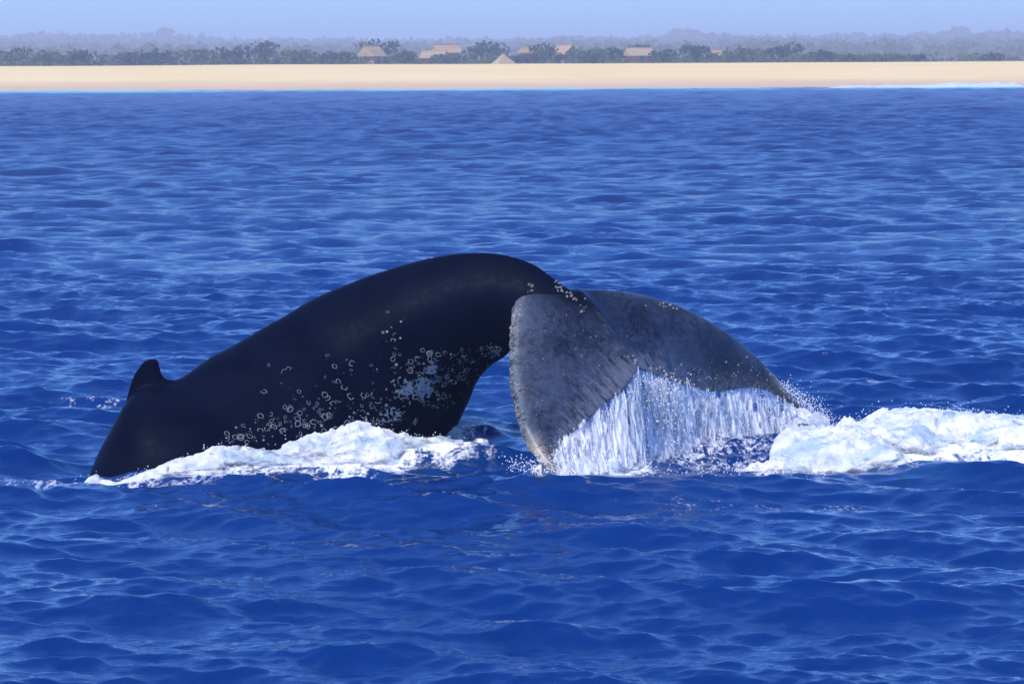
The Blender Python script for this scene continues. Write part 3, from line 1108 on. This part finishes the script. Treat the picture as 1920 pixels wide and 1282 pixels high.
t_ = (1 + 5 ** 0.5) / 2
ico = np.array([(-1, t_, 0), (1, t_, 0), (-1, -t_, 0), (1, -t_, 0), (0, -1, t_), (0, 1, t_), (0, -1, -t_), (0, 1, -t_), (t_, 0, -1), (t_, 0, 1), (-t_, 0, -1), (-t_, 0, 1)])
ico /= np.linalg.norm(ico[0])
icf = np.array([(0, 11, 5), (0, 5, 1), (0, 1, 7), (0, 7, 10), (0, 10, 11), (1, 5, 9), (5, 11, 4), (11, 10, 2), (10, 7, 6), (7, 1, 8), (3, 9, 4), (3, 4, 2), (3, 2, 6), (3, 6, 8), (3, 8, 9), (4, 9, 5), (2, 4, 11), (6, 2, 10), (8, 6, 7), (9, 8, 1)])
P_ = np.array([p for p, r in DROPS])
R_ = np.array([r for p, r in DROPS])
dv_ = P_[:, None, :] + ico[None] * (R_[:, None, None] * np.array([1.0, 1.0, 1.15]) * rng.uniform(0.8, 1.2, (len(P_), 1, 3)))
df_ = icf[None] + (np.arange(len(P_)) * 12)[:, None, None]
dro = mesh_obj('spray_drops', dv_.reshape(-1, 3), df_.reshape(-1, 3), M_SPRAY)
tag(dro, 'flying drops of spray around the flukes and over the foam', 'spray', kind='stuff')

# ------------------------------------------------------------------ the shore
SH = 648.0
bx_ = np.linspace(-420, 420, 169)
by_ = np.concatenate([np.linspace(628, 668, 21), np.linspace(672, 770, 30), np.array([785, 820, 900, 1100, 1500, 2200, 3500, 6000])])
gx, gy = np.meshgrid(bx_, by_)
gx = gx * np.maximum(1, gy / 770)
shore_off = 9 * (fbm(gx * 0.012, 0.5, 2.0, 3) - 0.5) - gx * 0.018
tt = np.clip((gy + shore_off - SH) / 110, -0.2, 1)
z = np.where(tt < 0, tt * 5, 5.35 * (1 - (1 - tt) ** 1.7)) - 0.25 * sstep(0.96, 1.0, tt)
z += 0.35 * (fbm(gx * 0.02, gy * 0.05, 6.0, 3) - 0.5) * np.clip(tt * 3, 0, 1)
beach = mesh_obj('beach', np.stack([gx, gy, np.maximum(z, -1.0)], -1).reshape(-1, 3), grid_faces(*gx.shape), M_SAND)
tag(beach, kind='structure')

# wooded ridge behind
SKY = [(-700, 70), (-300, 68), (0, 70), (60, 68), (130, 66), (200, 68), (290, 66), (380, 72), (470, 74), (600, 77), (700, 76), (800, 78), (900, 76), (960, 75), (1040, 70),
       (1150, 72), (1240, 70), (1285, 62), (1340, 68), (1400, 70), (1500, 70), (1580, 66), (1640, 66), (1720, 64), (1800, 60), (1860, 62), (1920, 61), (2250, 62), (2700, 66)]
RD = 3600.0
skx = np.array([at(px, py, RD)[0] for px, py in SKY])
skz = np.array([at(px, py, RD)[2] for px, py in SKY])
hx = np.linspace(skx[0], skx[-1], 260)
hy = np.array([1300, 1700, 2100, 2600, 3100, 3450, 3600, 3800, 4300, 5600.0])
prof_h = np.array([0.0, 0.12, 0.28, 0.48, 0.74, 0.93, 1.0, 0.98, 0.8, 0.4])


def hill_z(x, y):
    return 4.2 + (np.interp(x, skx, skz) - 4.2 - 7.0) * np.interp(y, hy, prof_h) + 4.0 * (fbm(x * 0.006, y * 0.006, 1.0, 3) - 0.5) * np.interp(y, [1300, 1700], [0, 1])


gx, gy = np.meshgrid(hx, hy)
hill = mesh_obj('wooded_hills', np.stack([gx, gy, hill_z(gx, gy)], -1).reshape(-1, 3), grid_faces(*gx.shape), M_HILL)
tag(hill, kind='structure')


def clumps(pts, size, flat=0.7):
    """leaf clumps: a few crossed, tilted quads per point"""
    pts = np.asarray(pts)
    n = len(pts)
    k = 4
    V = np.empty((n, k, 4, 3))
    for q in range(k):
        d = rng.normal(0, 1, (n, 3))
        d /= np.linalg.norm(d, axis=1)[:, None]
        e = np.cross(d, rng.normal(0, 1, (n, 3)))
        e /= np.linalg.norm(e, axis=1)[:, None]
        s1 = (size * rng.uniform(0.5, 1.1, n))[:, None]
        s2 = (size * rng.uniform(0.4, 0.9, n))[:, None]
        c = pts + rng.normal(0, 0.35, (n, 3)) * np.asarray(size).reshape(-1, 1)
        V[:, q, 0] = c - d * s1
        V[:, q, 1] = c - e * s2
        V[:, q, 2] = c + d * s1 * 0.9
        V[:, q, 3] = c + e * s2 * 1.1
    return V.reshape(-1, 3), np.arange(n * k * 4).reshape(-1, 4)


# far wood: one mass of crowns over the hills
pts, sz = [], []
for _ in range(2300):
    cy_ = 1350 + 2300 * random.random() ** 0.75
    cx_ = random.uniform(-0.23, 0.23) * cy_
    cz_ = hill_z(np.array([cx_]), np.array([cy_]))[0]
    R_c = random.uniform(6.0, 13.0)
    Hc = random.uniform(4.0, 8.5)
    for _ in range(11):
        a_ = random.uniform(0, 6.28)
        b_ = random.uniform(0.1, 1.5)
        pts.append((cx_ + R_c * math.cos(a_) * math.cos(b_), cy_ + R_c * math.sin(a_) * math.cos(b_), cz_ + Hc * (0.25 + 0.75 * math.sin(b_))))
        sz.append(random.uniform(2.0, 3.6))
V_, F_ = clumps(pts, np.array(sz))
wood = mesh_obj('far_wood', V_, F_, M_LEAF[0], smooth=False)
tag(wood, 'hazy blue far wood covering the low hills behind the beach', 'wood', kind='stuff')


def ground_z(x, y):
    return 5.1


def tree_parts(seed, w, h, nlobes, leaf, dens=1.0):
    """crown and trunk meshes of one shrub or tree, base at origin"""
    r = random.Random(seed)
    P, Z = [], []
    lobes = []
    for k in range(nlobes):
        a = r.uniform(0, 6.28)
        q = r.uniform(0, 0.62) ** 0.7
        lobes.append((w / 2 * q * math.cos(a), w / 2 * q * math.sin(a), h * r.uniform(0.38, 0.72), w * r.uniform(0.16, 0.30), h * r.uniform(0.18, 0.30)))
    for lx, ly, lz, lr, lh in lobes:
        for _ in range(int(34 * dens)):
            a = r.uniform(0, 6.28)
            b = math.asin(r.uniform(-0.8, 1))
            q = r.uniform(0.7, 1.08)
            P.append((lx + lr * q * math.cos(a) * math.cos(b), ly + lr * q * math.sin(a) * math.cos(b), max(0.15, lz + lh * q * math.sin(b))))
            Z.append(r.uniform(0.22, 0.42) * leaf)
    crown = clumps(P, np.array(Z))
    tv, tf = [], []

    def limb(p, q, r0, r1):
        b = len(tv)
        d = (q - p).normalized()
        e = d.orthogonal().normalized()
        g = d.cross(e)
        for c_, rr in ((p, r0), ((p + q) / 2 + Vector((r.uniform(-.1, .1), r.uniform(-.1, .1), 0)), (r0 + r1) / 2), (q, r1)):
            for j in range(6):
                a = j * math.pi / 3
                tv.append(tuple(c_ + (e * math.cos(a) + g * math.sin(a)) * rr))
        for k in range(2):
            for j in range(6):
                tf.append((b + k * 6 + j, b + k * 6 + (j + 1) % 6, b + k * 6 + 6 + (j + 1) % 6, b + k * 6 + 6 + j))
    fork = Vector((r.uniform(-.2, .2), r.uniform(-.2, .2), h * 0.3))
    limb(Vector((0, 0, -0.2)), fork, 0.05 * h, 0.035 * h)
    for lx, ly, lz, lr, lh in lobes[:5]: limb(fork, Vector((lx, ly, lz)), 0.025 * h, 0.01 * h)
    return crown, (np.array(tv), tf)


def put_tree(name, px, py_base, d, w, h, mat, label, cat, seed, nl=7, leaf=1.0, dens=1.0, group=None):
    p = at(px, py_base, d)
    p[2] = 5.0 if d < 1000 else p[2]
    (cv, cf), (tv, tf) = tree_parts(seed, w, h, nl, leaf, dens)
    e = empty(name, p)
    tag(e, label, cat, group)
    mesh_obj('crown', cv, cf, mat, e, smooth=False)
    mesh_obj('trunk', tv, tf, M_BARK, e)
    return e


PX = 6000.0
# (photo column, top row, half width in photo pixels, distance, colour, label)
TREES = [
    (22, 92, 34, 775, 1, 'olive bush at the far left end of the beach top'),
    (95, 98, 40, 772, 1, 'low olive bush second from the left end of the beach'),
    (160, 97, 36, 776, 0, 'dark low bush third from the left end of the beach'),
    (232, 100, 34, 772, 2, 'dry brownish bush fourth from the left along the beach top'),
    (296, 97, 40, 776, 0, 'dark bush below the tall skyline tree at left'),
    (362, 96, 36, 772, 1, 'olive bush right of the one below the skyline tree'),
    (430, 90, 38, 780, 0, 'taller dark bush left of the long scrub gap'),
    (498, 83, 34, 790, 2, 'domed brown-grey tree standing above the left scrub'),
    (556, 97, 40, 774, 1, 'low olive bush under the domed brown-grey tree'),
    (622, 96, 36, 776, 0, 'dark bush left of the leftmost thatched roof'),
    (716, 82, 34, 796, 0, 'tall dark tree behind the leftmost slanting roof'),
    (760, 98, 32, 774, 0, 'dark bush between the two left thatched roofs'),
    (842, 104, 30, 768, 1, 'low olive bush in front of the twin-roofed hut'),
    (905, 82, 46, 792, 0, 'broad dark tree behind the cone-roofed hut'),
    (1022, 88, 36, 782, 0, 'dark tree between two small roofs right of the cone hut'),
    (990, 104, 26, 768, 2, 'small brownish bush just right of the cone-roofed hut'),
    (1108, 92, 42, 778, 1, 'wide olive bush right of the leaning thatched roof'),
    (1150, 90, 26, 784, 0, 'dark bush just left of the wide broken-edged roof'),
    (1200, 86, 24, 800, 0, 'dark tree rising behind the wide broken-edged roof'),
    (1246, 96, 30, 776, 0, 'dark bush right of the wide broken-edged roof'),
    (1306, 88, 34, 782, 0, 'round dark tree left of the tiny pale roof'),
    (1392, 92, 44, 780, 1, 'wide greenish tree right of the tiny pale roof'),
    (1478, 84, 34, 784, 0, 'isolated rounded dark tree right of the huts'),
    (1536, 93, 32, 778, 0, 'smaller dark tree beside the isolated rounded tree'),
    (1592, 100, 24, 774, 1, 'small olive bush beyond the pair of rounded trees'),
    (1660, 104, 44, 772, 1, 'low spreading scrub bush in the sparse right stretch'),
    (1722, 103, 10, 774, 0, 'tiny dark upright bush in the sparse right stretch'),
    (1862, 101, 24, 776, 1, 'pale olive bush near the right end of the beach'),
]
for k, (px, top, hwp, d, mi, label) in enumerate(TREES):
    roll_base = 122 - (px - 960) * 0.0044
    h = at(px, top, d)[2] - 5.0
    put_tree('shrub' if h < 3.6 else 'tree', px, roll_base, d, hwp * 2.3 / PX * d, h * 1.18, M_LEAF[mi], label, 'bush' if h < 3.6 else 'tree', 100 + k,
             nl=9 if hwp > 36 else 7, leaf=1.1)
for px, top, label, k in ((305, 53, 'lone umbrella-crowned tree breaking the skyline at left', 1), (1288, 53, 'wide flat-topped tree on the skyline right of centre', 2),
                          (1800, 52, 'rounded tree top highest on the skyline at right', 3)):
    p = at(px, top, 3560)
    gz = hill_z(np.array([p[0]]), np.array([3560.0]))[0]
    e = empty('skyline_tree', (p[0], 3560, gz))
    (cv, cf), (tv, tf) = tree_parts(40 + k, 22 if k != 2 else 36, max(11.0, (p[2] - gz) * 1.1), 10, 6.0, 0.8)
    tag(e, label, 'tree')
    mesh_obj('crown', cv, cf, M_LEAF[0], e, smooth=False)
    mesh_obj('trunk', tv, tf, M_BARK, e)
# continuous low scrub along the back of the beach
pts, sz = [], []
for _ in range(1500):
    cx_ = random.uniform(-190, 190)
    cy_ = random.uniform(771, 840)
    pxx = 960 + cx_ / cy_ * F
    dens = np.interp(pxx, [0, 1600, 1650, 2000], [1, 1, 0.35, 0.3])
    if random.random() > dens: continue
    hh = random.uniform(0.6, 2.6) * (0.6 + 0.8 * vnoise(cx_ * 0.08, cy_ * 0.05))
    for _ in range(8):
        pts.append((cx_ + random.gauss(0, 1.0), cy_ + random.gauss(0, 1.0), 5.0 + random.random() * hh))
        sz.append(random.uniform(0.3, 0.6))
V_, F_ = clumps(pts, np.array(sz))
scrub = mesh_obj('coastal_scrub', V_, F_, M_LEAF[1], smooth=False)
tag(scrub, 'low mixed scrub covering the ground behind the sand', 'scrub', kind='stuff')


def hut(px, py_base, d, w, dep, wall_h, roof_h, yaw, label, hip=0.0):
    """thatched hut: reed walls, posts, door, thatch laid in courses, ridge cap"""
    p = at(px, py_base, d)
    e = empty('thatched_hut', (p[0], d, max(p[2], 4.9)))
    e.rotation_euler[2] = yaw
    tag(e, label, 'hut')

    def box(name, x0, x1, y0, y1, z0, z1, mat):
        V = [(x, y, z) for z in (z0, z1) for y in (y0, y1) for x in (x0, x1)]
        return mesh_obj(name, V, [(0, 2, 3, 1), (4, 5, 7, 6), (0, 1, 5, 4), (1, 3, 7, 5), (3, 2, 6, 7), (2, 0, 4, 6)], mat, e, smooth=False)
    if wall_h > 0.3:
        box('wall', -w / 2, w / 2, -dep / 2, dep / 2, -0.3, wall_h, M_WALL)
        box('door', -0.45, 0.45, -dep / 2 - 0.06, -dep / 2 + 0.03, 0, min(wall_h - 0.1, 1.9), M_WOOD)
        for sx in (-1, 1):
            box('post', sx * (w / 2 + 0.25) - 0.08, sx * (w / 2 + 0.25) + 0.08, -dep / 2 - 0.5, -dep / 2 - 0.34, -0.3, wall_h + 0.15, M_WOOD)
    n = 6
    ow, od = w / 2 + 0.6, dep / 2 + 0.7
    for k in range(n):
        f0, f1 = k / n, (k + 1) / n + 0.04
        x0, x1 = ow * (1 - hip * f0), ow * (1 - hip * min(f1, 1))
        y0, y1 = od * (1 - f0), od * max(0.0, 1 - f1)
        z0, z1 = wall_h + roof_h * f0 - 0.1, wall_h + roof_h * min(f1, 1.0)
        t = 0.16
        V = [(-x0, -y0, z0), (x0, -y0, z0), (x0, y0, z0), (-x0, y0, z0), (-x1, -y1, z1), (x1, -y1, z1), (x1, y1, z1), (-x1, y1, z1),
             (-x0 - t * .3, -y0 - t, z0 + 0.02), (x0 + t * .3, -y0 - t, z0 + 0.02), (x0 + t * .3, y0 + t, z0 + 0.02), (-x0 - t * .3, y0 + t, z0 + 0.02)]
        for q in (8, 9, 10, 11): V[q] = tuple(V[q][i] + random.uniform(-0.06, 0.06) for i in range(3))
        mesh_obj('thatch_course', V, [(8, 9, 5, 4), (9, 10, 6, 5), (10, 11, 7, 6), (11, 8, 4, 7), (8, 11, 10, 9)], M_THATCH, e, smooth=False)
    rx = ow * (1 - hip) + 0.2
    box('ridge_cap', -rx, rx, -0.22, 0.22, wall_h + roof_h - 0.12, wall_h + roof_h + 0.16, M_THATCH)
    return e


hut(697, 121, 786, 3.6, 4.6, 2.0, 2.6, 0.9, 'leftmost thatched hut, roof slanting down to the right among trees')
hut(815, 121, 780, 5.0, 4.0, 1.6, 1.6, -0.35, 'lower left roof of the overlapping pair of thatched huts')
hut(838, 119, 796, 5.2, 4.2, 2.6, 2.0, 0.3, 'higher right roof of the overlapping pair of thatched huts')
hut(944, 123, 764, 4.0, 4.0, 0.0, 2.7, 0.4, 'cone-shaped thatched hut standing lowest at the edge of the sand', hip=0.95)
hut(995, 119, 800, 3.2, 4.0, 2.6, 1.7, 0.75, 'small thatched roof peeping out right of the cone hut')
hut(1060, 120, 784, 3.4, 4.4, 2.3, 2.2, -0.7, 'thatched hut with roof leaning to the left, between dark trees')
hut(1198, 120, 782, 5.4, 4.4, 2.0, 1.9, 0.25, 'widest thatched hut, rightmost of the large roofs')
hut(1345, 119, 800, 2.2, 3.0, 2.0, 1.3, 0.3, 'tiny pale thatched roof far right among bushes')

# surf breaking on the sand at right and small breakers elsewhere
pieces = [((1545, 1935), 0.60, 'long white line of surf breaking on the sand at right'),
          ((1298, 1325), 0.40, 'small white breaker at the turquoise shallows'),
          ((1345, 1366), 0.30, 'second tiny white breaker right of the small one in the shallows'),
          ((1105, 1118), 0.45, 'lone white fleck of surf near the middle of the shoreline')]
for (p0, p1), H, label in pieces:
    x0, x1 = [(p - 960) / F * 632 for p in (p0, p1)]
    xs = np.arange(x0, x1, 0.25)
    yy = np.arange(0, 7, 0.35)
    gx, gy = np.meshgrid(xs, yy)
    e_ = np.clip((gx - x0) / 6, 0, 1) * np.clip((x1 - gx) / (6 if x1 - x0 > 10 else 1), 0, 1)
    m = np.sin(np.pi * gy / 6.8) ** 0.7 * np.clip(e_ * 2, 0.1, 1)
    zz = -0.12 + H * 1.5 * m * (0.35 + 0.9 * fbm(gx * 0.5, gy * 0.4, 3.0, 4)) * (0.55 + 0.9 * vnoise(gx * 0.09, 3.3))
    o = mesh_obj('surf', np.stack([gx, gy + 629 - gx * -0.018 + 2 * fbm(gx * 0.1, 0.0, 5.0, 3), zz], -1).reshape(-1, 3), grid_faces(*gx.shape), M_SURF)
    tag(o, label, 'surf', kind='stuff')

# ------------------------------------------------------------------ haze
t = NT('sea_haze')
pv = t.n('VolumePrincipled')
pv.inputs['Color'].default_value = (0.77, 0.83, 0.96, 1)
pv.inputs['Density'].default_value = 0.0005
pv.inputs['Anisotropy'].default_value = 0.2
t.l(pv.outputs[0], t.out.inputs['Volume'])
x0, x1, y0, y1, z0, z1 = -5000, 5000, -150, 6400, -3.5, 66
V = [(x, y, z) for z in (z0, z1) for y in (y0, y1) for x in (x0, x1)]
hz = mesh_obj('haze', V, [(0, 2, 3, 1), (4, 5, 7, 6), (0, 1, 5, 4), (1, 3, 7, 5), (3, 2, 6, 7), (2, 0, 4, 6)], t.m, smooth=False)
tag(hz, 'thin blue sea haze over the water and shore', 'haze', kind='stuff')
print('DROPS', len(DROPS), 'scars', placed, 'sea', GX.shape, 'body', len(quads))
